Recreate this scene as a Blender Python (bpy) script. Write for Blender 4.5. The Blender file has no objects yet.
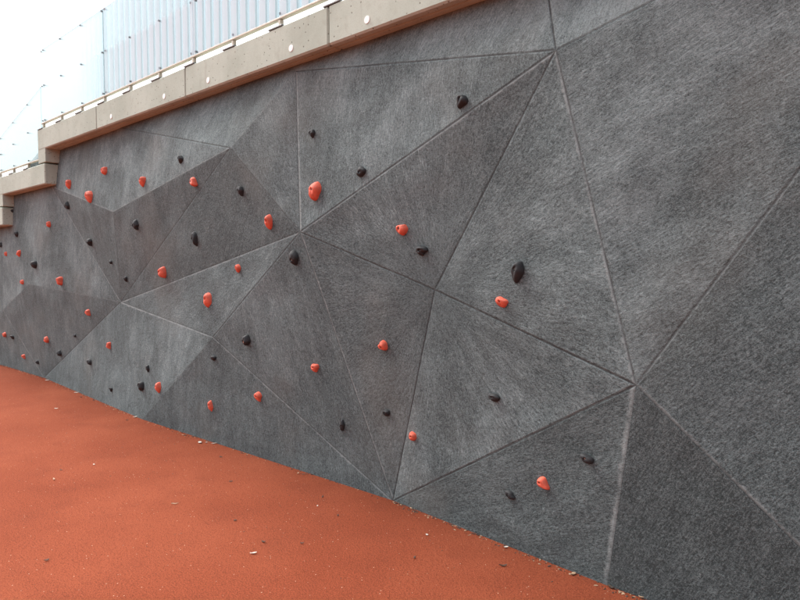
import bpy, bmesh, math, random
from mathutils import Vector, Matrix, noise
S = bpy.context.scene
COL = S.collection
R = math.radians
# ---------------------------------------------------------------- camera
D = 3.0                                   # metres from the camera to the wall plane y = 0
EYE = Vector((0, -D, 1.6))
cam_d = bpy.data.cameras.new('camera')
cam = bpy.data.objects.new('camera', cam_d)
COL.objects.link(cam)
cam_d.sensor_width = 36; cam_d.lens = 28.8; cam_d.clip_end = 3000; cam_d.clip_start = .05
PITCH = math.atan(34 / 640)
cam.location = EYE
cam.rotation_euler = (math.pi / 2 - PITCH, 0, R(43.35))
S.camera = cam
# ---------------------------------------------------------------- sky and sun (bright overcast)
SUN_EL, SUN_AZ = 54, 268                  # azimuth counted from +Y, clockwise seen from above
w = bpy.data.worlds.new('World'); S.world = w; w.use_nodes = True
nt = w.node_tree; bg = nt.nodes['Background']
sky = nt.nodes.new('ShaderNodeTexSky'); sky.sky_type = 'NISHITA'; sky.sun_disc = False
sky.sun_elevation = R(SUN_EL); sky.sun_rotation = R(SUN_AZ)
sky.air_density = 1.0; sky.dust_density = 6.0; sky.ozone_density = 1.0; sky.altitude = 50
hs = nt.nodes.new('ShaderNodeHueSaturation'); hs.inputs['Saturation'].default_value = .32
nt.links.new(sky.outputs[0], hs.inputs['Color']); nt.links.new(hs.outputs[0], bg.inputs[0])
bg.inputs[1].default_value = .15
sd = bpy.data.lights.new('sun', 'SUN'); sd.energy = 1.2; sd.angle = R(35); sd.color = (1, .96, .9)
sun = bpy.data.objects.new('sun', sd); COL.objects.link(sun)
az, el = R(SUN_AZ), R(SUN_EL)
to_sun = Vector((math.sin(az) * math.cos(el), math.cos(az) * math.cos(el), math.sin(el)))
sun.rotation_euler = to_sun.to_track_quat('Z', 'Y').to_euler()
sun.location = (0, 0, 20)
S.render.engine = 'CYCLES'
S.view_settings.view_transform = 'Standard'; S.view_settings.look = 'None'
S.view_settings.exposure = 1.6; S.view_settings.gamma = 1; S.view_settings.use_curve_mapping = False

# ---------------------------------------------------------------- helpers
_rot = cam.rotation_euler.to_matrix()
def ray(u, v):
    return _rot @ Vector(((u - 400) / 640, (300 - v) / 640, -1))
def at(u, v, out=0.0):                    # survey point on the plane y = -out
    r = ray(u, v); return EYE + r * ((D - out) / r.y)
def on_floor(u, v, z=0.0):
    r = ray(u, v); return EYE + r * ((z - EYE.z) / r.z)

def obj(name, me, mat=None, parent=None):
    if isinstance(me, bmesh.types.BMesh):
        bm = me; me = bpy.data.meshes.new(name); bm.to_mesh(me); bm.free()
    o = bpy.data.objects.new(name, me); COL.objects.link(o)
    if mat: me.materials.append(mat)
    if parent: o.parent = parent
    return o
def empty(name, loc=(0, 0, 0)):
    o = bpy.data.objects.new(name, None); o.location = loc; o.empty_display_size = .1
    COL.objects.link(o); return o
def tag(o, label, cat, group=None):
    o['label'] = label; o['category'] = cat
    if group: o['group'] = group
    return o
def add_box(bm, x0, x1, y0, y1, z0, z1, bev=0.0, seg=2):
    b = bmesh.new()
    bmesh.ops.create_cube(b, size=1)
    for v in b.verts:
        v.co = Vector((x0 + (v.co.x + .5) * (x1 - x0), y0 + (v.co.y + .5) * (y1 - y0), z0 + (v.co.z + .5) * (z1 - z0)))
    if bev:
        bmesh.ops.bevel(b, geom=b.edges[:], offset=bev, segments=seg, affect='EDGES', profile=.5)
    me = bpy.data.meshes.new('t'); b.to_mesh(me); b.free(); bm.from_mesh(me); bpy.data.meshes.remove(me)
def add_cyl(bm, p0, p1, r, n=12, r2=None):
    p0, p1 = Vector(p0), Vector(p1); d = p1 - p0
    m = Matrix.Translation((p0 + p1) / 2) @ d.to_track_quat('Z', 'Y').to_matrix().to_4x4()
    bmesh.ops.create_cone(bm, cap_ends=True, segments=n, radius1=r, radius2=r if r2 is None else r2, depth=d.length, matrix=m)

class N:                                  # small node-graph helper
    def __init__(s, name):
        s.m = bpy.data.materials.new(name); s.m.use_nodes = True; s.t = s.m.node_tree
        s.b = s.t.nodes['Principled BSDF']; s.out = s.t.nodes['Material Output']
    def n(s, typ, ins=None, **kw):
        x = s.t.nodes.new('ShaderNode' + typ)
        for k, v in kw.items(): setattr(x, k, v)
        for k, v in (ins or {}).items():
            if isinstance(v, bpy.types.NodeSocket): s.t.links.new(v, x.inputs[k])
            else: x.inputs[k].default_value = v
        return x
    def noise(s, vec, scale, detail=4, rough=.55, dist=0):
        return s.n('TexNoise', {'Vector': vec, 'Scale': scale, 'Detail': detail, 'Roughness': rough, 'Distortion': dist}).outputs['Fac']
    def ramp(s, fac, lo, hi, a=0.0, b=1.0):
        return s.n('MapRange', {'Value': fac, 'From Min': lo, 'From Max': hi, 'To Min': a, 'To Max': b}, interpolation_type='SMOOTHSTEP').outputs['Result']
    def math(s, op, a, b=0.0, c=0.0):
        x = s.n('Math', operation=op)
        for i, v in enumerate((a, b, c)):
            if isinstance(v, bpy.types.NodeSocket): s.t.links.new(v, x.inputs[i])
            else: x.inputs[i].default_value = v
        return x.outputs[0]
    def mix(s, f, a, b):
        x = s.n('Mix', data_type='RGBA')
        for k, v in ((0, f), (6, a), (7, b)):
            if isinstance(v, bpy.types.NodeSocket): s.t.links.new(v, x.inputs[k])
            else: x.inputs[k].default_value = v if k == 0 else (*v, 1)
        return x.outputs[2]
    def set(s, **kw):
        for k, v in kw.items():
            k = k.replace('_', ' ')
            if isinstance(v, bpy.types.NodeSocket): s.t.links.new(v, s.b.inputs[k])
            else: s.b.inputs[k].default_value = (*v, 1) if isinstance(v, tuple) and len(v) == 3 else v
        return s.m
    def bump(s, h, dist, strength=1.0, normal=None):
        ins = {'Height': h, 'Distance': dist, 'Strength': strength}
        if normal is not None: ins['Normal'] = normal
        return s.n('Bump', ins).outputs[0]
    def pos(s): return s.n('NewGeometry').outputs['Position']
    def obco(s): return s.n('TexCoord').outputs['Object']

# ---------------------------------------------------------------- materials
def mat_wall():
    g = N('trowelled_grey_concrete')
    br = g.n('Attribute', attribute_name='brush').outputs['Vector']
    ed = g.n('Attribute', attribute_name='ed').outputs['Vector']
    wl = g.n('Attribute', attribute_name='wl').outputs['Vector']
    wd = g.n('Attribute', attribute_name='wd').outputs['Vector']
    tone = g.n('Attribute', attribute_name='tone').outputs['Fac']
    P = g.pos()
    def aniso(sx, sy, detail=5, rough=.6, dist=.0):
        v = g.n('Mapping', {'Vector': br, 'Scale': (sx, sy, 1)}).outputs[0]
        return g.noise(v, 1.0, detail, rough, dist)
    patch = g.noise(P, 1.3, 6, .68, .3)                     # pale scoured patches
    streak = aniso(3.2, 13, 8, .74, .6)                     # long trowel sweeps
    scr = aniso(20, 105, 5, .74, .5)                          # fine pale scratches
    fine = aniso(34, 120, 4, .8, .4)                        # brush hairs
    grain = g.noise(P, 210, 2, .8)
    grain2 = g.noise(P, 75, 4, .78)
    pm = g.ramp(patch, .38, .66)
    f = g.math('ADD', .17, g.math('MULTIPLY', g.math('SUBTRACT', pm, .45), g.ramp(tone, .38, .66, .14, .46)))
    f = g.math('ADD', f, g.math('MULTIPLY', g.math('SUBTRACT', streak, .5), .70))
    f = g.math('ADD', f, g.math('MULTIPLY', g.math('MULTIPLY', g.ramp(scr, .50, .68), g.ramp(streak, .42, .60)), g.math('MULTIPLY', g.math('ADD', .25, g.math('MULTIPLY', pm, .8)), g.ramp(tone, .15, .7, .35, 1.15))))
    f = g.math('SUBTRACT', f, g.math('MULTIPLY', g.ramp(scr, .46, .30), .30))
    f = g.math('ADD', f, g.math('MULTIPLY', g.math('SUBTRACT', fine, .5), 1.7))
    f = g.math('ADD', f, g.math('MULTIPLY', g.math('SUBTRACT', grain, .5), 1.9))
    f = g.math('ADD', f, g.math('MULTIPLY', g.math('SUBTRACT', grain2, .5), 1.5))
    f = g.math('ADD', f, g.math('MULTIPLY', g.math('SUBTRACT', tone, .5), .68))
    f = g.n('MapRange', {'Value': f, 'From Min': -.30, 'From Max': 1.02}).outputs['Result']
    col = g.mix(f, (.027, .037, .0385), (.236, .287, .292))
    # a little warm dust here and there
    col = g.mix(g.math('MULTIPLY', g.ramp(g.noise(P, .9, 3), .5, .75), .25), col, (.19, .175, .155))
    # worn pale arrises and dark joints
    wob = g.noise(P, 9, 4, .6)
    wob2 = g.noise(P, 45, 3, .6)
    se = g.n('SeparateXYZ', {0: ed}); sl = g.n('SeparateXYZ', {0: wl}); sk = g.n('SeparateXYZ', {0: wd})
    light = dark = groove = None
    for i in range(3):
        d = se.outputs[i]
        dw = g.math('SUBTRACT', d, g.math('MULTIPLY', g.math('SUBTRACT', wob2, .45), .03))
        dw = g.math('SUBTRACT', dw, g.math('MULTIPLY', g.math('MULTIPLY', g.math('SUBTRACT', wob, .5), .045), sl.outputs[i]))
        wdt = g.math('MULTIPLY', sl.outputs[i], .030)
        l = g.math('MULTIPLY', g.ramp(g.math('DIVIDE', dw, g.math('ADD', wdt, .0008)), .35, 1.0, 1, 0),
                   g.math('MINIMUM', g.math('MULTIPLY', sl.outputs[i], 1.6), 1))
        k = g.math('MULTIPLY', g.ramp(g.math('ADD', d, g.math('MULTIPLY', g.math('SUBTRACT', wob2, .5), .004)), .0025, .0065, 1, 0), sk.outputs[i])
        gv = g.math('MULTIPLY', g.ramp(d, .001, .011, 1, 0), g.math('MAXIMUM', sk.outputs[i], g.math('MULTIPLY', sl.outputs[i], .5)))
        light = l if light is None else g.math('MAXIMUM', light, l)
        dark = k if dark is None else g.math('MAXIMUM', dark, k)
        groove = gv if groove is None else g.math('MAXIMUM', groove, gv)
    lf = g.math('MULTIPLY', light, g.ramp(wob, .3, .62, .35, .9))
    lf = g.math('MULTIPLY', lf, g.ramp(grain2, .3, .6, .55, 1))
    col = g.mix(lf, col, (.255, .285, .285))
    col = g.mix(g.math('MULTIPLY', dark, g.ramp(wob, .3, .6, .45, .85)), col, (.022, .022, .023))
    h = g.math('ADD', g.math('MULTIPLY', fine, .6), g.math('MULTIPLY', grain2, 1.1))
    h = g.math('ADD', h, g.math('MULTIPLY', scr, .5))
    h = g.math('ADD', h, g.math('MULTIPLY', grain, .5))
    h = g.math('ADD', h, g.math('MULTIPLY', streak, .5))
    nrm = g.bump(h, .008, .8)
    nrm = g.bump(g.math('SUBTRACT', 1.0, groove), .006, .8, nrm)
    return g.set(Base_Color=col, Roughness=.82, Normal=nrm, Specular_IOR_Level=.35)

def mat_coping():
    g = N('cream_precast_concrete'); P = g.pos()
    big = g.noise(P, 2.2, 5, .6); mid = g.noise(P, 14, 4, .6); fine = g.noise(P, 120, 3, .7)
    col = g.mix(g.ramp(big, .3, .7), (.37, .415, .35), (.45, .50, .43))
    col = g.mix(g.math('MULTIPLY', g.ramp(mid, .5, .75), .3), col, (.29, .29, .235))
    vor = g.n('TexVoronoi', {'Vector': P, 'Scale': 30.0, 'Randomness': 1.0}, feature='F1')
    pick = g.n('SeparateColor', {0: vor.outputs['Color']}).outputs[0]
    hole = g.math('MULTIPLY', g.ramp(vor.outputs['Distance'], .10, .20, 1, 0), g.ramp(pick, .5, .56))
    col = g.mix(g.math('MULTIPLY', hole, .85), col, (.09, .08, .06))
    drip = g.noise(g.n('Mapping', {'Vector': P, 'Scale': (9, 9, .9)}).outputs[0], 1.0, 4, .6)
    col = g.mix(g.math('MULTIPLY', g.ramp(drip, .6, .78), .4), col, (.27, .245, .2))
    col = g.mix(g.math('MULTIPLY', g.ramp(fine, .5, .75), .4), col, (.22, .21, .17))
    h = g.math('ADD', g.math('MULTIPLY', fine, .3), g.math('MULTIPLY', hole, -1.2))
    return g.set(Base_Color=col, Roughness=.85, Normal=g.bump(h, .003, .7), Specular_IOR_Level=.3)

def mat_floor():
    g = N('red_rubber_crumb'); P = g.pos()
    big = g.noise(P, .55, 4, .55); mid = g.noise(P, 3.2, 5, .6); fine = g.noise(P, 130, 3, .75); med = g.noise(P, 38, 3, .7)
    col = g.mix(g.ramp(big, .3, .7), (.185, .043, .0195), (.250, .066, .032))
    col = g.mix(g.math('MULTIPLY', g.ramp(mid, .45, .75), .35), col, (.145, .035, .018))
    col = g.mix(g.math('MULTIPLY', g.ramp(fine, .48, .66), .75), col, (.08, .018, .010))
    col = g.mix(g.math('MULTIPLY', g.ramp(fine, .46, .34), .5), col, (.31, .09, .046))
    col = g.mix(g.math('MULTIPLY', g.ramp(med, .5, .7), .35), col, (.11, .025, .012))
    vor = g.n('TexVoronoi', {'Vector': P, 'Scale': 55.0}, feature='F1')
    pick = g.n('SeparateColor', {0: vor.outputs['Color']})
    dot = g.ramp(vor.outputs['Distance'], .10, .18, 1, 0)
    col = g.mix(g.math('MULTIPLY', g.math('MULTIPLY', dot, g.ramp(pick.outputs[0], .93, .95)), .8), col, (.55, .42, .33))
    col = g.mix(g.math('MULTIPLY', g.math('MULTIPLY', dot, g.ramp(pick.outputs[1], .92, .94)), .7), col, (.07, .03, .025))
    h = g.math('ADD', fine, g.math('MULTIPLY', med, 1.2))
    return g.set(Base_Color=col, Roughness=1.0, Normal=g.bump(h, .008, .9), Specular_IOR_Level=.08)

def mat_plain(name, col, rough=.5, metal=0.0, var=.0, scale=40, bump=0.0, spec=.5):
    g = N(name); P = g.obco(); c = col
    nz = g.noise(P, scale, 4, .65)
    c2 = tuple(max(0, x * (1 - var)) for x in col)
    c = g.mix(g.ramp(nz, .35, .65), col, c2)
    kw = dict(Base_Color=c, Roughness=g.ramp(nz, .3, .7, max(0, rough - .08), min(1, rough + .08)), Metallic=metal, Specular_IOR_Level=spec)
    if bump: kw['Normal'] = g.bump(g.noise(P, scale * 4, 3, .7), bump, .7)
    return g.set(**kw)

def mat_hold(name, col, chalk):
    g = N(name); P = g.obco()
    nz = g.noise(P, 26, 4, .6); fine = g.noise(P, 420, 3, .7)
    c = g.mix(g.ramp(nz, .35, .7), col, tuple(x * .72 for x in col))
    c = g.mix(g.math('MULTIPLY', g.ramp(nz, .55, .8), .35), c, chalk)       # chalk and scuffs
    return g.set(Base_Color=c, Roughness=.62, Normal=g.bump(fine, .002, .6), Specular_IOR_Level=.4)

def mat_glass(name, stripes):
    g = N(name)
    t = g.t; t.nodes.remove(g.b)
    P = g.pos(); sep = g.n('SeparateXYZ', {0: P})
    tr = g.n('BsdfTransparent', {'Color': (.50, .575, .592, 1)})
    gl = g.n('BsdfGlossy', {'Color': (1, 1, 1, 1), 'Roughness': .02})
    fr = g.n('Fresnel', {'IOR': 1.45})
    m1 = g.n('MixShader', {0: g.math('MULTIPLY', fr.outputs[0], .5), 1: tr.outputs[0], 2: gl.outputs[0]})
    last = m1.outputs[0]
    if stripes:
        ph = g.math('FRACT', g.math('DIVIDE', g.math('ADD', sep.outputs[0], 100.0), .131))
        wv = g.math('ADD', .62, g.math('MULTIPLY', g.math('SUBTRACT', g.noise(g.n('Mapping', {'Vector': P, 'Scale': (7.6, 1, .4)}).outputs[0], 1.0, 1), .5), .2))
        band = g.math('LESS_THAN', ph, wv)
        low = g.ramp(sep.outputs[2], 3.93, 3.89, 0, 1)
        df = g.n('BsdfDiffuse', {'Color': (.74, .80, .84, 1)})
        tl = g.n('BsdfTranslucent', {'Color': (.74, .80, .84, 1)})
        ds = g.n('MixShader', {0: .5, 1: df.outputs[0], 2: tl.outputs[0]})
        fade = g.ramp(sep.outputs[0], -8.1, -6.2, 0, 1)  # stripes thinned leftwards to paint in the bright sky washing them out
        a = g.math('MULTIPLY', g.math('MULTIPLY', band, g.math('ADD', .5, g.math('MULTIPLY', low, .35))), fade)
        last = g.n('MixShader', {0: a, 1: last, 2: ds.outputs[0]}).outputs[0]
    t.links.new(last, g.out.inputs[0])
    return g.m

M = dict(wall=mat_wall(), coping=mat_coping(), floor=mat_floor(),
         red=mat_hold('red_resin', (.72, .125, .07), (.66, .27, .21)), black=mat_hold('black_resin', (.022, .023, .025), (.07, .07, .07)),
         bolt=mat_plain('dark_steel_bolt', (.10, .10, .10), .4, .9, .3), zinc=mat_plain('zinc_bolt', (.7, .7, .68), .3, .9, .2),
         plug=mat_plain('white_plastic_plug', (.85, .85, .83), .45, 0, .08), rail=mat_plain('beige_aluminium_rail', (.50, .45, .36), .45, .1, .15),
         bracket=mat_plain('grey_galvanised_bracket', (.22, .22, .22), .5, .6, .25), fixing=mat_plain('grey_steel_fixing', (.10, .11, .13), .4, .7, .2),
         glass=mat_glass('clear_glass', False), frit=mat_glass('striped_glass', True),
         backing=mat_plain('grey_backing_concrete', (.3, .3, .29), .9, 0, .2, 3),
         pale=mat_plain('pale_dry_leaf', (.52, .49, .43), .8, 0, .2, 60), tan=mat_plain('tan_dry_leaf', (.36, .24, .15), .8, 0, .3, 60),
         brown=mat_plain('dark_brown_leaf', (.05, .032, .022), .8, 0, .4, 60))

# ---------------------------------------------------------------- ground
bm = bmesh.new()
bmesh.ops.create_grid(bm, x_segments=2, y_segments=2, size=1)
for v in bm.verts: v.co = Vector((v.co.x * 800, v.co.y * 800, 0))
fl = obj('ground', bm, M['floor']); fl['kind'] = 'structure'

# ---------------------------------------------------------------- the faceted climbing wall
H0, CH, STEP, OVER = 3.085, .26, .442, .134     # soffit height, coping height, step between levels, overhang
V = dict(
    A1=at(556, 50, .10), A2=at(296, 71.5, .03), A3=at(300, 232, .12), A4=at(230, 148, .17), A5=at(113, 212, .09),
    A6=at(52, 187, .0), A7=at(121, 302, -.07), A8=at(213, 337, .06), A9=at(435, 290, .045), A10=at(636, 385, .12),
    A11=on_floor(393, 501, -.003), A12=on_floor(607, 586, -.003), A13=on_floor(142, 419.5, -.003), A14=on_floor(44, 378, -.003),
    A15=at(3, 310, .0), A16=at(29, 284, .03),
    TB=at(112, 126, -.03), TL=at(46, 142, -.08), TC=at(290, 62, .0), T1=at(545, -27, .0), R1=at(900, 36.5, .02), R2=on_floor(973, 718, -.003),
    T2=at(1048, -198, .0), L1=at(2, 200, -.02), BL=on_floor(-2, 364, -.003),
    LW1=Vector((-13.6, .02, 2.25)), LW0=Vector((-13.2, .04, -.003)), LX1=Vector((-19, 0, 1.82)), LX0=Vector((-19, 0, -.003)),
    RX1=Vector((4.6, .03, 3.12)), RX0=Vector((4.6, .0, -.003)), RM=Vector((1.9, -.12, 1.5)), RB=Vector((2.6, 0, -.003)), RT=Vector((1.6, .0, 3.12)))
for k in ('T1', 'T2', 'TC', 'TB'): V[k].z = max(V[k].z, H0 + .02)
# each facet: vertex names, brush focus, tone (the facet's light or shade, painted into its colour)
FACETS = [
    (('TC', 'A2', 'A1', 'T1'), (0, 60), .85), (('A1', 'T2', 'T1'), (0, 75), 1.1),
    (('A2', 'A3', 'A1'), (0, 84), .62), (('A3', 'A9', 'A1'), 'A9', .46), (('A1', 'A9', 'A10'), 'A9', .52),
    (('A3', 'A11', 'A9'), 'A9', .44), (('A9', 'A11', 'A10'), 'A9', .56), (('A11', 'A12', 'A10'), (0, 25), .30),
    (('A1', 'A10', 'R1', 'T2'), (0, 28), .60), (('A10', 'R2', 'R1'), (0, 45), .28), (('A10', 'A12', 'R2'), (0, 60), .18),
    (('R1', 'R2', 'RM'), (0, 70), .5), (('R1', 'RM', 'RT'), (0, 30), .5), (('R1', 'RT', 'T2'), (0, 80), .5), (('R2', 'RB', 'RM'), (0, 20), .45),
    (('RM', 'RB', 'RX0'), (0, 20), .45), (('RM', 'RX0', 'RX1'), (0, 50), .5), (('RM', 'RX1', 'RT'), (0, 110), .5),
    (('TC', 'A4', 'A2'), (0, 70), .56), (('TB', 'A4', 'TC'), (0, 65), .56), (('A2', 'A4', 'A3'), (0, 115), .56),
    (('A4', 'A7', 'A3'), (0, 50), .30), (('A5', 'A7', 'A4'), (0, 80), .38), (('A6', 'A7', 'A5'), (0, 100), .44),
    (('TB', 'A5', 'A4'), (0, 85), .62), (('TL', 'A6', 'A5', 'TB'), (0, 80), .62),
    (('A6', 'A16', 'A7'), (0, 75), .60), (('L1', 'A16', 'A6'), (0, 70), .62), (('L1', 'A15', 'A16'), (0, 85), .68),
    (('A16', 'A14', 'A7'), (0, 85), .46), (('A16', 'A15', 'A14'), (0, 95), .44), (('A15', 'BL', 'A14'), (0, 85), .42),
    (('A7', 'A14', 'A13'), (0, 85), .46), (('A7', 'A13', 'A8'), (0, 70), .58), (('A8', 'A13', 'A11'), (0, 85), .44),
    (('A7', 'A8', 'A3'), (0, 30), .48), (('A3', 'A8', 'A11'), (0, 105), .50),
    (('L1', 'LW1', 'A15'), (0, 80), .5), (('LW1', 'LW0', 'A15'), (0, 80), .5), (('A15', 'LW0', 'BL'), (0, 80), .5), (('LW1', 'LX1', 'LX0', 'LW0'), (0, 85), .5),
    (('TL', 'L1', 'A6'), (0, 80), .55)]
# edges: (pale wear, dark joint)
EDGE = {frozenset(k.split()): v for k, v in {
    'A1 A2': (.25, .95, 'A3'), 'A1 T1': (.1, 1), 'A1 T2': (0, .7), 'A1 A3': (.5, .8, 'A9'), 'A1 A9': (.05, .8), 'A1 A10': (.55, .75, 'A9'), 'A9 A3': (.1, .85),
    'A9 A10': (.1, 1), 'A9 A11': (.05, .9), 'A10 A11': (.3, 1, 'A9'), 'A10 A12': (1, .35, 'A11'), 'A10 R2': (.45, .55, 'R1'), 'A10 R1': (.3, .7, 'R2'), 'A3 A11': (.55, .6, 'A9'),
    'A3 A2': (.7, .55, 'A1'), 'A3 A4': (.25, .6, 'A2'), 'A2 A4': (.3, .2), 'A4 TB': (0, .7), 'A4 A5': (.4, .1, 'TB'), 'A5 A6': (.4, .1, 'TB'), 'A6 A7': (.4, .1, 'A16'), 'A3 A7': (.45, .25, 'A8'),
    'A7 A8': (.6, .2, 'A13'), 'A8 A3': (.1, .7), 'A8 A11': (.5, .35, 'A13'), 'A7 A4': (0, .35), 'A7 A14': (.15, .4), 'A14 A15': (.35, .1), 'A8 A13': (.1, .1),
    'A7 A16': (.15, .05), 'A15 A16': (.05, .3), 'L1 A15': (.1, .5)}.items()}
wall = tag(empty('climbing_wall', (-5, 0, 0)), 'tall grey trowelled concrete climbing wall of triangular facets above the red ground', 'climbing wall')
TRIS = []
def facet(names, focus, tone, seed):
    P = [V[n].copy() for n in names]
    nr = (P[1] - P[0]).cross(P[2] - P[0]).normalized()
    if nr.y > 0:
        P.reverse(); names = tuple(reversed(names)); nr = -nr
    c = sum(P, Vector()) / len(P)
    n = len(P)
    # edge i runs between P[i] and P[i+1]; only three edges carry joints
    edges = [(i, EDGE.get(frozenset((names[i], names[(i + 1) % n])))) for i in range(n)]
    keep = sorted(edges, key=lambda e: e[1] is None)[:3]
    ax = (Vector((1, 0, 0)) - nr * nr.x).normalized(); ay = nr.cross(ax)
    if ay.z < 0: ay = -ay
    def brush(p):
        if isinstance(focus, str):
            q = p - V[focus]; r = math.hypot(q.dot(ax), q.dot(ay)); th = math.atan2(q.dot(ay), q.dot(ax))
            if 'A3' in names and th < -2.6: th += 2 * math.pi
            if 'A11' in names and th > 2.6: th -= 2 * math.pi
            return Vector((r + seed * 3.1, th * .62 + seed * 1.7, seed))
        th = R(focus[1]); q = p - c
        a, b = q.dot(ax), q.dot(ay)
        # sweeps fan out slightly
        return Vector((a * math.cos(th) + b * math.sin(th) + seed * 3.1, (-a * math.sin(th) + b * math.cos(th)) * (1 + .12 * b) + seed * 1.7, seed))
    def dist(p, i):
        e = (P[(i + 1) % n] - P[i]).normalized(); q = p - P[i]
        return (q - e * q.dot(e)).length
    bmf = bmesh.new(); cache = {}
    def vert(p):
        k = tuple(round(x, 4) for x in p)
        if k not in cache:
            dm = min(dist(p, i) for i in range(n))
            amt = min(1, dm / .12)
            o = p + nr * amt * (.011 * noise.noise(p * 1.9) + .006 * noise.noise(p * 5.0))
            cache[k] = (bmf.verts.new(o), p)
        return cache[k][0]
    for j in range(1, n - 1):
        a, b, d = P[0], P[j], P[j + 1]
        TRIS.append((a, b, d, nr))
        m = max(2, min(44, int(max((a - b).length, (b - d).length, (a - d).length) / .075)))
        pt = lambda s, t: a + (b - a) * (s / m) + (d - a) * (t / m)
        for s in range(m):
            for t in range(m - s):
                bmf.faces.new([vert(pt(s, t)), vert(pt(s + 1, t)), vert(pt(s, t + 1))])
                if s + t < m - 1: bmf.faces.new([vert(pt(s + 1, t)), vert(pt(s + 1, t + 1)), vert(pt(s, t + 1))])
    for f_ in bmf.faces: f_.smooth = True
    pos = [None] * len(bmf.verts); bmf.verts.index_update()
    for k, (v, p) in cache.items(): pos[v.index] = p
    me = bpy.data.meshes.new('facet'); bmf.to_mesh(me); bmf.free()
    for an in ('brush', 'ed', 'wl', 'wd'): me.attributes.new(an, 'FLOAT_VECTOR', 'POINT')
    me.attributes.new('tone', 'FLOAT', 'POINT')
    ab, ae, al, ak, at_ = [me.attributes[k] for k in ('brush', 'ed', 'wl', 'wd', 'tone')]
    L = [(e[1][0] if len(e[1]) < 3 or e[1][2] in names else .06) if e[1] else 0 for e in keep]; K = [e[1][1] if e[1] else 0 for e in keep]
    for i, p in enumerate(pos):
        ab.data[i].vector = brush(p); ae.data[i].vector = [dist(p, e[0]) for e in keep]
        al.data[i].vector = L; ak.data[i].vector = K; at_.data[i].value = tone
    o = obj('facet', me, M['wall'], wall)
    o.matrix_parent_inverse = Matrix.Translation((5, 0, 0))
# make the big four-cornered facets truly flat
def flatten(a, b, c, k):
    nr = (V[b] - V[a]).cross(V[c] - V[a]).normalized(); r = V[k] - EYE
    V[k] = EYE + r * ((V[a] - EYE).dot(nr) / r.dot(nr))
flatten('A1', 'A10', 'R1', 'T2')
for i, (nm, fo, to) in enumerate(FACETS): facet(nm, fo, to, i + 1)

# ---------------------------------------------------------------- terrace behind and over the wall
LEV = [(-9.143, 6.0, 0), (-10.98, -9.143, 1), (-12.82, -10.98, 2), (-14.66, -12.82, 3), (-19, -14.66, 4)]
bm = bmesh.new()
for x0, x1, k in LEV: add_box(bm, x0, x1, .3, 9, -.1, H0 - .02 - k * STEP)
tr = obj('terrace', bm, M['backing']); tr['kind'] = 'structure'

def plug_at(x, z, parent):
    b = bmesh.new(); y = -OVER
    add_cyl(b, (x, y + .01, z), (x, y - .0035, z), .026, 28, .024)
    return obj('anchor_plug', b, M['plug'], parent)
def coping(x0, x1, k, label, leg=False, plugs=()):
    z = H0 - k * STEP
    b = bmesh.new()
    x0 += .003; x1 -= .003
    y0 = -OVER
    # profile with a drip groove under the nose, swept along x
    prof = [(y0 + .008, z + CH), (y0, z + CH - .008), (y0, z + .012), (y0 + .012, z), (y0 + .055, z), (y0 + .058, z + .012), (y0 + .072, z + .012), (y0 + .075, z), (.45, z), (.45, z + CH)]
    rows = []
    for x in (x0, x0 + .011, x1 - .011, x1):
        s = .011 if x in (x0, x1) else 0
        cy, cz = .15, z + CH / 2
        rows.append([b.verts.new((x, py + (s if py < cy else -s), pz + (s if pz < cz else -s))) for py, pz in prof])
    for r0, r1 in zip(rows, rows[1:]):
        for i in range(len(prof)):
            j = (i + 1) % len(prof); b.faces.new((r0[i], r0[j], r1[j], r1[i]))
    b.faces.new(rows[0]); b.faces.new(list(reversed(rows[-1])))
    bmesh.ops.recalc_face_normals(b, faces=b.faces[:])
    if leg: add_box(b, x0, x0 + .265, y0 + .0025, .43, z - .166, z + .02, .005)
    o = obj('coping_block', b, M['coping'])
    tag(o, label, 'coping block', 'cream coping blocks along the wall top')
    for px, pz in plugs: plug_at(px, pz, o)
    return o
coping(-9.143, -7.251, 0, 'cream coping block at the step, with a short leg dropping at its left end', True, [(-6.866 - 1.94, 3.15)][:0])
coping(-7.251, -5.305, 0, 'cream coping block with two white plugs, second after the step', False, [(-6.866, 3.165), (-5.697, 3.163)])
coping(-5.305, -3.371, 0, 'cream coping block with two white plugs above the large red oval hold', False, [(-4.919, 3.157), (-3.779, 3.160)])
coping(-3.371, -1.437, 0, 'cream coping block nearest the viewer, cut by the top of the photo', False, [(-2.992, 3.156), (-1.84, 3.158)])
for x0 in (-1.437, .497, 2.431): coping(x0, x0 + 1.934, 0, 'cream coping block further along the wall top beyond the right of the photo')
coping(-10.98, -8.905, 1, 'lower cream coping block one step below the long row', True)
coping(-12.82, -10.74, 2, 'lowest cream coping block, only its grey end showing at the left edge', True)
coping(-14.66, -12.58, 3, 'cream coping block of the next step down, beyond the left of the photo', True)

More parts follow.
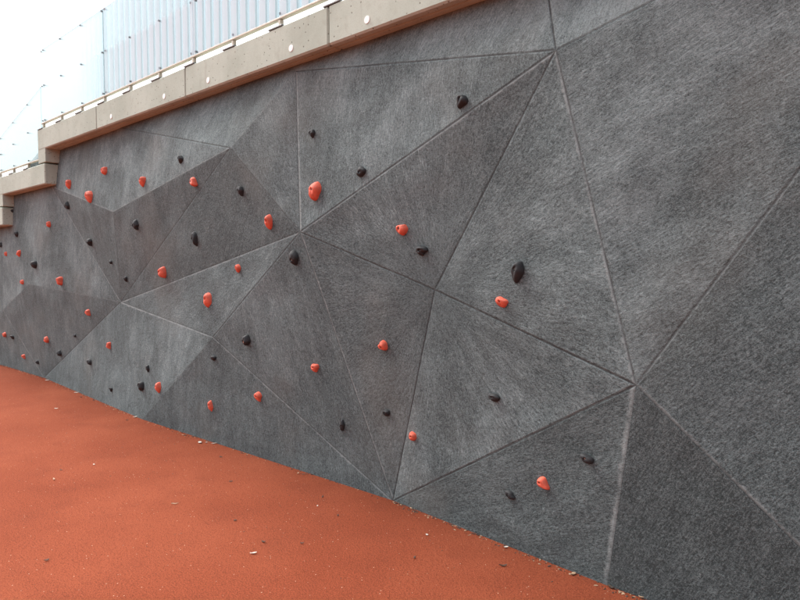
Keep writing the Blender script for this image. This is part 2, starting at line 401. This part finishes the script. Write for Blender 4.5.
# ---------------------------------------------------------------- glass balustrades
GY = -.08
def balustrade(x0, x1, k, rake, posts, panes, label, mats):
    z0 = H0 - k * STEP
    root = tag(empty('glass_balustrade', ((x0 + x1) / 2, GY, z0 + CH)), label, 'balustrade', 'glass balustrades on the coping')
    inv = Matrix.Translation(-Vector(root.location))
    def part(name, b, m):
        o = obj(name, b, m, root); o.matrix_parent_inverse = inv; return o
    ztop = lambda x: z0 + 1.27 - rake * (x1 - x)
    for (a, c), m in zip(panes, mats):
        b = bmesh.new()
        co = [(a + .006, z0 + .352), (c - .006, z0 + .352), (c - .006, ztop(c)), (a + .006, ztop(a))]
        vs = [[b.verts.new((x, y, z)) for x, z in co] for y in (GY - .008, GY + .008)]
        b.faces.new(vs[0]); b.faces.new(list(reversed(vs[1])))
        for i in range(4):
            j = (i + 1) % 4; b.faces.new((vs[0][j], vs[0][i], vs[1][i], vs[1][j]))
        part('glass_pane', b, m)
    b = bmesh.new(); add_box(b, x0, x1, GY - .02, GY + .02, z0 + .337, z0 + .352, .003)
    part('bottom_rail', b, M['rail'])
    ends = [a for a, c in panes] + [panes[-1][1]]
    for px in posts:
        b = bmesh.new()
        add_box(b, px - .085, px + .085, GY - .058, GY + .05, z0 + CH + .0005, z0 + CH + .013, .003)
        part('bracket', b, M['bracket'])
        b = bmesh.new(); add_box(b, px - .014, px + .014, GY - .016, GY + .016, z0 + CH + .0125, z0 + .3335, .002)
        part('post', b, M['rail'])
        joint = min(abs(px - e) for e in ends) < .03
        for hz in (z0 + .382, (z0 + .382 + ztop(px) - .012) / 2, ztop(px) - .012):
            for dx in ((-.04, .04) if joint else (0,)):
                qx = px + dx
                if qx < x0 - .05 or qx > x1 + .05: continue
                bb = bmesh.new()
                add_cyl(bb, (qx, GY - .0105, hz), (qx, GY + .0095, hz), .0095, 14)
                part('glass_fixing', bb, M['fixing'])
    return root
PX = [-9.045 + .6343 * i for i in range(15)]
J = [PX[0] - .02, PX[3], PX[6], PX[9], PX[12]]
balustrade(-9.1, PX[12] + .02, 0, 0, PX[:13], list(zip(J, J[1:])), 'long glass balustrade with pale vertical stripes on the upper coping', [M['frit']] * 4)
LP = [-9.68, -10.317, -10.955]
balustrade(-10.96, -9.10, 1, .222, LP, [(-10.96, -9.12)], 'clear glass balustrade with a sloping top on the lower step', [M['glass']])

# ---------------------------------------------------------------- climbing holds
def hit(u, v):
    r = ray(u, v).normalized(); best = None
    for a, b, c, nr in TRIS:
        d = r.dot(nr)
        if abs(d) < 1e-6: continue
        t = (a - EYE).dot(nr) / d; p = EYE + r * t
        ok = True
        for s, e in ((a, b), (b, c), (c, a)):
            if (e - s).cross(p - s).dot(nr) < -1e-7: ok = False; break
        if ok and t > 0 and (best is None or t < best[0]): best = (t, p, nr)
    return best
def hold(u, v, wpx, hpx, colour, shape, label, tilt=0, deep=.5, seed=0):
    h = hit(u + wpx * .12, v)
    if h is None: print('no wall at', u, v); return
    t, p, nr = h
    mv = 640 / (p - EYE).dot(_rot @ Vector((0, 0, -1)))         # pixels per metre
    hh = hpx / mv * .5
    ww = wpx / (mv * .80) * .5 * .92
    up = (Vector((0, 0, 1)) - nr * nr.z).normalized(); rt = up.cross(nr).normalized()
    rnd = random.Random(int(u * 131 + v * 7))
    ph = [rnd.uniform(0, 6.28) for _ in range(4)]
    depth = min(hh, ww) * 2 * deep
    # outline and height by kind of hold
    def outline(th):
        c, s = math.cos(th), math.sin(th)
        k = .97 + .07 * math.sin(2 * th + ph[0]) + .06 * math.sin(3 * th + ph[1]) + .03 * math.sin(5 * th + ph[3])
        if shape == 'drop':   wx = 1.0 - .45 * max(0, -s) ** 1.3; return Vector((c * wx * k, s * k))
        if shape == 'peak':   wx = 1.0 - .55 * max(0, s) ** 1.2; return Vector((c * wx * k, s * k))
        if shape == 'wedge':  q = 1.0 - .35 * max(0, -s); return Vector((c * q * k + .12 * s, (abs(s) ** .75) * math.copysign(1, s) * k))
        if shape == 'block':  return Vector((math.copysign(abs(c) ** .7, c) * k, math.copysign(abs(s) ** .7, s) * k))
        if shape == 'flat':   return Vector((c * k * (1 - .6 * max(0, -s) ** 1.2), min(s, .62) * k * 1.1))
        if shape == 'long':   return Vector((c * k * (1 - .55 * max(0, -s) ** 1.4) - .18 * max(0, -s), s * k))
        if shape == 'boot':
            q = 1 - .42 * math.exp(-((th - 2.45) / .55) ** 2); return Vector((c * q * k, s * q * k))
        if shape == 'notch':
            q = 1 - .42 * math.exp(-((th - 5.55) / .45) ** 2); return Vector((c * q * k, s * q * k))
        if shape == 'crescent': return Vector((c * k * (1 if c > 0 else .55 + .45 * abs(s)), s * k))
        if shape == 'horn':   q = 1.0 - .5 * max(0, c); return Vector((c * k, s * q * k - .3 * max(0, c)))
        return Vector((c * k, s * k))
    off = {'drop': (0, .25), 'peak': (-.05, -.3), 'wedge': (-.1, .2), 'horn': (-.4, .1), 'long': (-.1, .35), 'crescent': (.1, .0), 'boot': (.05, -.25), 'notch': (-.1, .1), 'flat': (-.1, .15)}.get(shape, (-.1, .1))
    lip = {'wedge': (R(90), .5), 'block': (R(120), .4), 'crescent': (R(20), .6), 'boot': (R(90), .3), 'horn': (R(0), .4), 'peak': (R(70), .3), 'long': (R(60), .25), 'drop': (R(80), .25)}.get(shape, (R(rnd.uniform(0, 360)), .2))
    b = bmesh.new(); n = 40; rb = min(.0125, .27 * min(hh, ww))
    cuts = [(rnd.uniform(0, 6.28), rnd.uniform(.35, .95), rnd.uniform(.55, .85)) for _ in range(4)]
    ca, sa = math.cos(R(tilt)), math.sin(R(tilt))
    def place(x, y, z): return rt * (x * ca - y * sa) + up * (x * sa + y * ca) + nr * z
    cx, cy = off[0] * ww, off[1] * hh
    def height(s, th):
        base = max(0, 1 - s ** 2.6) ** .62
        return depth * base * (1 + lip[1] * math.cos(th - lip[0]) * s * (1.25 - .5 * s)) * (1 + .07 * math.sin(2 * th + ph[2] + s * 3))
    rings = []
    SS = [0, .1, .22, .36, .5, .63, .75, .85, .93, .98, 1.0]
    ztop = height(0, 0)
    rings.append([(cx + rb * .85 * math.cos(q), cy + rb * .85 * math.sin(q), ztop - min(.014, ztop * .6)) for q in [2 * math.pi * i / n for i in range(n)]])
    for s in SS:
        ring = []
        for i in range(n):
            th = 2 * math.pi * i / n; o = outline(th)
            ox, oy = o.x * ww, o.y * hh
            x0, y0 = cx + rb * math.cos(th), cy + rb * math.sin(th)
            x, y = x0 + (ox - x0) * s, y0 + (oy - y0) * s
            z = height(s, th) + (0 if s < 1 else -.006)
            for ca_, sl, lv in cuts:          # flat sanded planes
                z = min(z, depth * lv + sl * depth * (1.1 - (x / ww * math.cos(ca_) + y / hh * math.sin(ca_)) * 1.0)) if s < 1 else z
            lump = .05 * min(ww, hh) * noise.noise(Vector((x * 38 + u, y * 38 + v, z * 38)))
            ring.append((x, y, z + (lump if 0 < s < 1 else 0)))
        rings.append(ring)
    vr = [[b.verts.new(place(*q)) for q in ring] for ring in rings]
    b.faces.new(list(vr[0]))
    for r0, r1 in zip(vr, vr[1:]):
        for i in range(n):
            j = (i + 1) % n; b.faces.new((r0[i], r1[i], r1[j], r0[j]))
    bmesh.ops.recalc_face_normals(b, faces=b.faces[:])
    for f_ in b.faces: f_.smooth = True
    o = obj('climbing_hold', b, M[colour])
    o.location = p
    tag(o, label, 'climbing hold', 'red climbing holds on the wall' if colour == 'red' else 'black climbing holds on the wall')
    bb = bmesh.new()
    z0 = ztop - min(.0135, ztop * .55)
    add_cyl(bb, place(cx, cy, z0 - .002), place(cx, cy, z0 + .005), rb * .72, 6)
    obj('bolt', bb, M['zinc'] if (colour == 'black' and rnd.random() < .6) else M['bolt'], o)
    return o

HOLDS = [
    ('red', 315, 191, 12, 19, 'oval', 'largest red hold, a smooth oval beside the vertical seam under the coping', -12),
    ('red', 269, 222.5, 9.5, 15, 'drop', 'red teardrop hold near the right tip of the dark overhanging facet', -8),
    ('red', 194, 182, 9, 9.5, 'horn', 'small red two-lobed hold just under the pale top edge of the dark overhanging facet', -25),
    ('red', 163, 272, 9.5, 11, 'oval', 'round red hold near the lower left of the dark overhanging facet', 0),
    ('red', 238, 268.5, 6, 9, 'drop', 'small red tapered hold just below the dark overhanging facet', 0),
    ('red', 208.5, 300, 9.5, 16, 'oval', 'tall red capsule hold above the pale ridge, left of the round black teardrop', 0),
    ('red', 401.5, 229, 12, 13, 'flat', 'red flat-topped hold tapering downward, just above left of a black hold with shiny bolt', 6),
    ('red', 382.5, 345, 9.5, 11, 'boot', 'red boot-shaped hold in the narrow fan facet below the centre', 0),
    ('red', 315, 367, 8.5, 9, 'flat', 'squat red hold with a notched underside, alone in the tall mid facet', 0),
    ('red', 501, 302, 12, 10.5, 'block', 'blocky red hold under the long black horn right of the fan centre', -25),
    ('red', 412.5, 436, 8.5, 9, 'oval', 'round red hold with dark bolt hole above the point where four seams meet the floor', 0),
    ('red', 542.5, 483, 14, 11.5, 'horn', 'red pointed hold between two black holds in the lowest right triangle', -18),
    ('red', 69, 184.5, 7, 9, 'drop', 'red round-headed hold close beside the corner of the lower coping', 0),
    ('red', 90, 197, 8.5, 11.5, 'block', 'thick red block hold sitting right on the pale edge of the upper left facet', -10),
    ('red', 104.5, 171, 7.5, 7.5, 'oval', 'small red disc hold, highest of the three beside the lower coping', 15),
    ('red', 143, 182, 8, 10.5, 'drop', 'red teardrop hold with a dark bolt hole in the middle of the upper left facet', 0),
    ('red', 49, 224.5, 5.5, 6, 'oval', 'small red knob alone below the lower coping, right of two black holds', 0),
    ('red', 19, 253.5, 7, 6, 'wedge', 'small tilted red hold left of a black jug, near the left edge', 20),
    ('red', 6.5, 254, 4, 4.5, 'oval', 'tiny red knob at the left edge, level with a tilted red hold', 0),
    ('red', 60, 280.5, 8.5, 9, 'boot', 'red lumpy hold just above the faint fold on the far left facet', -30),
    ('red', 22.5, 282, 4.5, 5, 'oval', 'tiny red knob beside the corner where the far left folds meet', 0),
    ('red', 88.5, 312.5, 6, 7, 'horn', 'small red two-lobed hold below left of the pale seam crossing', -40),
    ('red', 109.5, 345.5, 6, 7, 'horn', 'small red hold on the pale facet right below the left seam crossing', -40),
    ('red', 47, 339.5, 5.5, 6.5, 'oval', 'small red hold in the dark far left facet, above a black knob', -20),
    ('red', 5, 334.5, 4.5, 5, 'oval', 'tiny red hold at the left edge beside a black pointed hold', 0),
    ('red', 24, 356.5, 5, 4.5, 'block', 'flat red hold lowest on the far left, close to the floor', 0),
    ('red', 158.5, 387.5, 7.5, 10.5, 'drop', 'bright red pointed hold just right of the larger black hold near the floor', 0),
    ('red', 211, 406, 6.5, 13, 'drop', 'slender red carrot-shaped hold low on the wall, nearest to the white floor scraps', 0),
    ('red', 258.5, 396.5, 8, 10.5, 'drop', 'red knobbly hold left of the long pale diagonal ridge', 18),
    ('black', 461, 102, 11, 15, 'drop', 'dark grey leaf-shaped hold highest on the wall, under the long diagonal seam top', -28),
    ('black', 361, 171.5, 11.5, 10.5, 'peak', 'dark grey half-round hold above the diagonal ridge, right of the largest red hold', 20),
    ('black', 312, 134, 7.5, 8, 'drop', 'small dark knob above the largest red oval hold', 0),
    ('black', 181, 160, 7, 9, 'wedge', 'small black hold in the upper left facet just over the dark overhang', -30),
    ('black', 240.5, 191, 7, 10, 'drop', 'small black hooked hold under the apex of the dark overhanging facet', 12),
    ('black', 195, 238.5, 8, 15, 'crescent', 'black crescent hold in the middle of the dark overhanging facet', 0),
    ('black', 293.5, 257, 10, 16.5, 'peak', 'dark grey long teardrop hold just under the middle star of seams', 14),
    ('black', 421, 250.5, 12.5, 10.5, 'notch', 'black hold with shiny bolt just above the centre of the fan of facets', 0),
    ('black', 517, 273, 13, 22, 'long', 'largest black hold, a long downward horn right of the fan centre', -8),
    ('black', 493, 397, 13, 9, 'oval', 'black rounded hold alone in the wide facet left of the right-hand seam star', 0),
    ('black', 386, 413, 8.5, 7, 'wedge', 'small black hold in the narrow fan facet, below the red boot-shaped hold', 0),
    ('black', 342, 425, 6.5, 13, 'crescent', 'thin black upright hold beside the seam, low in the middle of the wall', -18),
    ('black', 585.5, 458.5, 13.5, 9.5, 'oval', 'black oval hold nearest the pale upright ridge in the lowest right triangle', -12),
    ('black', 509, 494.5, 11.5, 8.5, 'oval', 'black rounded hold lowest on the right, left of the pointed red hold', -15),
    ('black', 246.5, 339.5, 9.5, 12.5, 'peak', 'round black hold with a pointed top, right of the pale ridge corner', -12),
    ('black', 213, 358, 6.5, 5.5, 'wedge', 'small black knob just under the pale ridge corner', 0),
    ('black', 136.5, 225, 8, 10.5, 'notch', 'black hold with a pale bolt under the overhang near its lower point', 0),
    ('black', 90, 242, 6.5, 8.5, 'notch', 'black hold beside the upper left seam, second one down under the overhang', 10),
    ('black', 67.5, 205.5, 5.5, 8, 'peak', 'small black triangular hold with a white bolt tucked in the corner below the lower coping', 0),
    ('black', 111, 262, 4.5, 4.5, 'notch', 'tiny black hold, upper of the two above the left seam crossing', 0),
    ('black', 126, 279, 4.5, 5.5, 'drop', 'tiny grey-black hold closest above the left seam crossing', 0),
    ('black', 12, 211.5, 4.5, 6, 'drop', 'small black wedge right under the lowest coping, upper of two at the far left', 0),
    ('black', 17, 234.5, 5, 6, 'drop', 'small black wedge, lower of two below the lowest coping', 0),
    ('black', 1, 245, 3.5, 5, 'oval', 'black hold cut by the left edge of the photo', 0),
    ('black', 34.5, 264.5, 7, 7.5, 'block', 'black square jug on the far left facet between red holds', 0),
    ('black', 12.5, 337, 5.5, 4.5, 'wedge', 'black pointed hold beside a tiny red one at the left edge', 0),
    ('black', 37.5, 362, 4, 4, 'oval', 'tiny black knob lowest on the far left, by the floor', 0),
    ('black', 60, 353, 5.5, 6.5, 'oval', 'round black hold in the dark far left facet, beside the left seam near the floor', 0),
    ('black', 75, 335.5, 4, 4, 'oval', 'tiny black knob in the dark far left facet, between two red holds', 0),
    ('black', 89.5, 361.5, 8.5, 6.5, 'horn', 'black two-lobed hold on the pale streaked facet near the floor', 160),
    ('black', 111.5, 389.5, 4, 5, 'drop', 'tiny black knob close to the floor on the pale streaked facet', 0),
    ('black', 141.5, 386.5, 7.5, 10.5, 'drop', 'larger black hold just left of the bright red pointed hold near the floor', -12),
    ('black', 148, 368.5, 4.5, 7.5, 'drop', 'slim black hold above a larger black one and a bright red one near the floor', 0),
]
for c, u, v, pw, ph_, shp, lab, tilt in HOLDS: hold(u, v, pw, ph_, c, shp, lab, tilt)

# ---------------------------------------------------------------- scraps and grit on the floor
def scrap(u, v, size, aspect, mat, label, name='leaf_scrap', rot=None):
    p = on_floor(u, v, .0)
    rnd = random.Random(int(u * 77 + v * 13)); b = bmesh.new(); n = 11
    mv = 640 / (p - EYE).dot(_rot @ Vector((0, 0, -1)))
    r = size / mv * .43; a0 = rnd.uniform(0, 6.28) if rot is None else rot
    top, bot = [], []
    curl = rnd.uniform(.12, .4)
    for i in range(n):
        th = 2 * math.pi * i / n; q = r * rnd.uniform(.7, 1.1)
        x, y = q * math.cos(th), q * math.sin(th) * aspect
        z = .004 + curl * (x * x) / r * .7 + rnd.uniform(0, .12) * r
        X, Y = x * math.cos(a0) - y * math.sin(a0), x * math.sin(a0) + y * math.cos(a0)
        top.append(b.verts.new((X, Y, z + .003))); bot.append(b.verts.new((X, Y, z)))
    ct, cb = b.verts.new((0, 0, .008)), b.verts.new((0, 0, .003))
    for i in range(n):
        j = (i + 1) % n
        b.faces.new((ct, top[i], top[j])); b.faces.new((cb, bot[j], bot[i])); b.faces.new((top[i], bot[i], bot[j], top[j]))
    o = obj(name, b, M[mat]); o.location = p
    tag(o, label, 'leaf scrap', 'leaf scraps on the red floor')
for a in [
    (47, 380.5, 4.5, .5, 'pale', 'pale scrap at the wall foot where the far left seams meet the floor'),
    (76.5, 393, 5, .5, 'pale', 'pale scrap at the wall foot below the black two-lobed hold'),
    (56, 409, 5, .35, 'pale', 'thin pale scrap out on the far part of the red floor'),
    (135, 417.5, 6.5, .4, 'pale', 'white scrap against the wall foot below the larger black hold'),
    (200, 443, 6, .8, 'pale', 'squarish white scrap, largest of a little cluster near the wall foot'),
    (206.5, 443, 3, .5, 'pale', 'tiny white scrap between two bigger ones near the wall foot'),
    (214.5, 444, 7, .25, 'pale', 'long thin white scrap, right one of the cluster near the wall foot'),
    (183, 435.5, 3, .5, 'tan', 'tiny tan scrap at the wall foot left of the white cluster'),
    (81, 397.5, 4, .4, 'brown', 'dark scrap near the wall foot at the far left'),
    (221, 457.5, 5, .4, 'brown', 'dark leaf scrap just in front of the white cluster'),
    (231, 482, 5, .4, 'brown', 'dark curled scrap on the mid floor left of a long dark one'),
    (235, 521, 4, .6, 'brown', 'small dark crumb on the open floor behind the pale bar-shaped scrap'),
    (175, 504.5, 9, .14, 'tan', 'long thin tan needle on the open floor'),
    (54, 480, 6, .3, 'tan', 'thin tan scrap on the open floor at the left'),
    (94, 465, 3.5, .6, 'pale', 'small pale scrap alone in the middle of the left floor'),
    (61, 470.5, 4, .4, 'brown', 'small dark scrap beside a thin tan one on the left floor'),
    (127, 420.5, 3.5, .4, 'brown', 'dark crumb next to the white scrap at the wall foot'),
    (47, 561, 6, .4, 'brown', 'dark leaf scrap near the lower left of the photo'),
    (253.5, 554, 9, .3, 'pale', 'pale bar-shaped scrap in the near floor'),
    (263.5, 542.5, 6, .4, 'brown', 'dark leaf scrap just behind the pale bar-shaped one'),
    (302, 544, 5, .35, 'brown', 'thin dark scrap right of the pale bar-shaped one'),
    (322.5, 497.5, 6.5, .25, 'brown', 'long thin dark scrap below the long diagonal ridge'),
    (338, 516, 4, .6, 'brown', 'dark crumb in front of the spot where four seams meet the floor'),
    (317.5, 506.5, 3, .6, 'pale', 'small pale crumb just in front of the long thin dark scrap'),
    (298, 474, 5.5, .35, 'tan', 'tan scrap at the wall foot beneath the long diagonal ridge'),
    (427, 535.5, 4, .7, 'pale', 'small white scrap alone on the floor right of the middle'),
    (414.5, 558.5, 5, .5, 'brown', 'dark grey scrap on the near floor right of the middle'),
    (506, 548, 6, .5, 'pale', 'white scrap at the wall foot under the lowest black hold'),
    (573, 574.5, 8, .5, 'tan', 'tan leaf scrap at the wall foot left of the upright ridge'),
    (503, 566.5, 10, .2, 'brown', 'dark twig-like scrap on the near right floor'),
    (611, 588, 11, .4, 'brown', 'black crumbly scrap at the foot of the pale upright ridge'),
    (641, 598, 7, .5, 'tan', 'tan scrap at the bottom edge of the photo against the wall')]:
    scrap(*a)
def grit(name, count, mat, label, seed, lo, hi):
    rnd = random.Random(seed); b = bmesh.new()
    for _ in range(count):
        x = rnd.uniform(-13, 0); y = -abs(rnd.gauss(0, 1.0)) if rnd.random() < .3 else rnd.uniform(-5, .0)
        s = rnd.uniform(lo, hi)
        m = Matrix.Translation((x, y, s * .35)) @ Matrix.Rotation(rnd.uniform(0, 6.28), 4, 'Z') @ Matrix.Diagonal((s * rnd.uniform(.6, 1.8), s * rnd.uniform(.5, 1), s * .5, 1))
        r = bmesh.ops.create_icosphere(b, subdivisions=1, radius=1, matrix=m)
        for v in r['verts']: v.co += Vector((rnd.uniform(-1, 1), rnd.uniform(-1, 1), rnd.uniform(-.5, .5))) * s * .25
    o = obj(name, b, M[mat]); o['kind'] = 'stuff'; o['label'] = label; o['category'] = 'grit'
grit('pale_grit', 1000, 'tan', 'tiny pale crumbs scattered over the red floor', 3, .0010, .0026)
grit('dark_grit', 900, 'brown', 'tiny dark crumbs scattered over the red floor', 5, .0012, .004)
def foot_grit(count, seed):
    rnd = random.Random(seed); b = bmesh.new()
    foot = [V[k] for k in ('LW0', 'BL', 'A14', 'A13', 'A11', 'A12', 'R2')]
    for _ in range(count):
        i = rnd.randrange(len(foot) - 1); p = foot[i].lerp(foot[i + 1], rnd.random())
        if noise.noise(Vector((p.x * 2.3, 0, 1))) < rnd.uniform(-.5, .35): continue
        s_ = rnd.uniform(.002, .006)
        m = Matrix.Translation((p.x, p.y - .004 - abs(rnd.gauss(0, .022)), s_ * .3)) @ Matrix.Rotation(rnd.uniform(0, 6.28), 4, 'Z') @ Matrix.Diagonal((s_ * rnd.uniform(.8, 2.4), s_, s_ * .6, 1))
        r = bmesh.ops.create_icosphere(b, subdivisions=1, radius=1, matrix=m)
        for v in r['verts']: v.co += Vector((rnd.uniform(-1, 1), rnd.uniform(-1, 1), rnd.uniform(-.5, .5))) * s_ * .3
    return b
for nm, cnt, mt, sd_, lb in (('dirt_crumbs', 900, 'brown', 11, 'dark dirt crumbs gathered along the foot of the wall'), ('pale_crumbs', 420, 'tan', 12, 'tan crumbs gathered along the foot of the wall')):
    o = obj(nm, foot_grit(cnt, sd_), M[mt]); o['kind'] = 'stuff'; o['label'] = lb; o['category'] = 'grit'
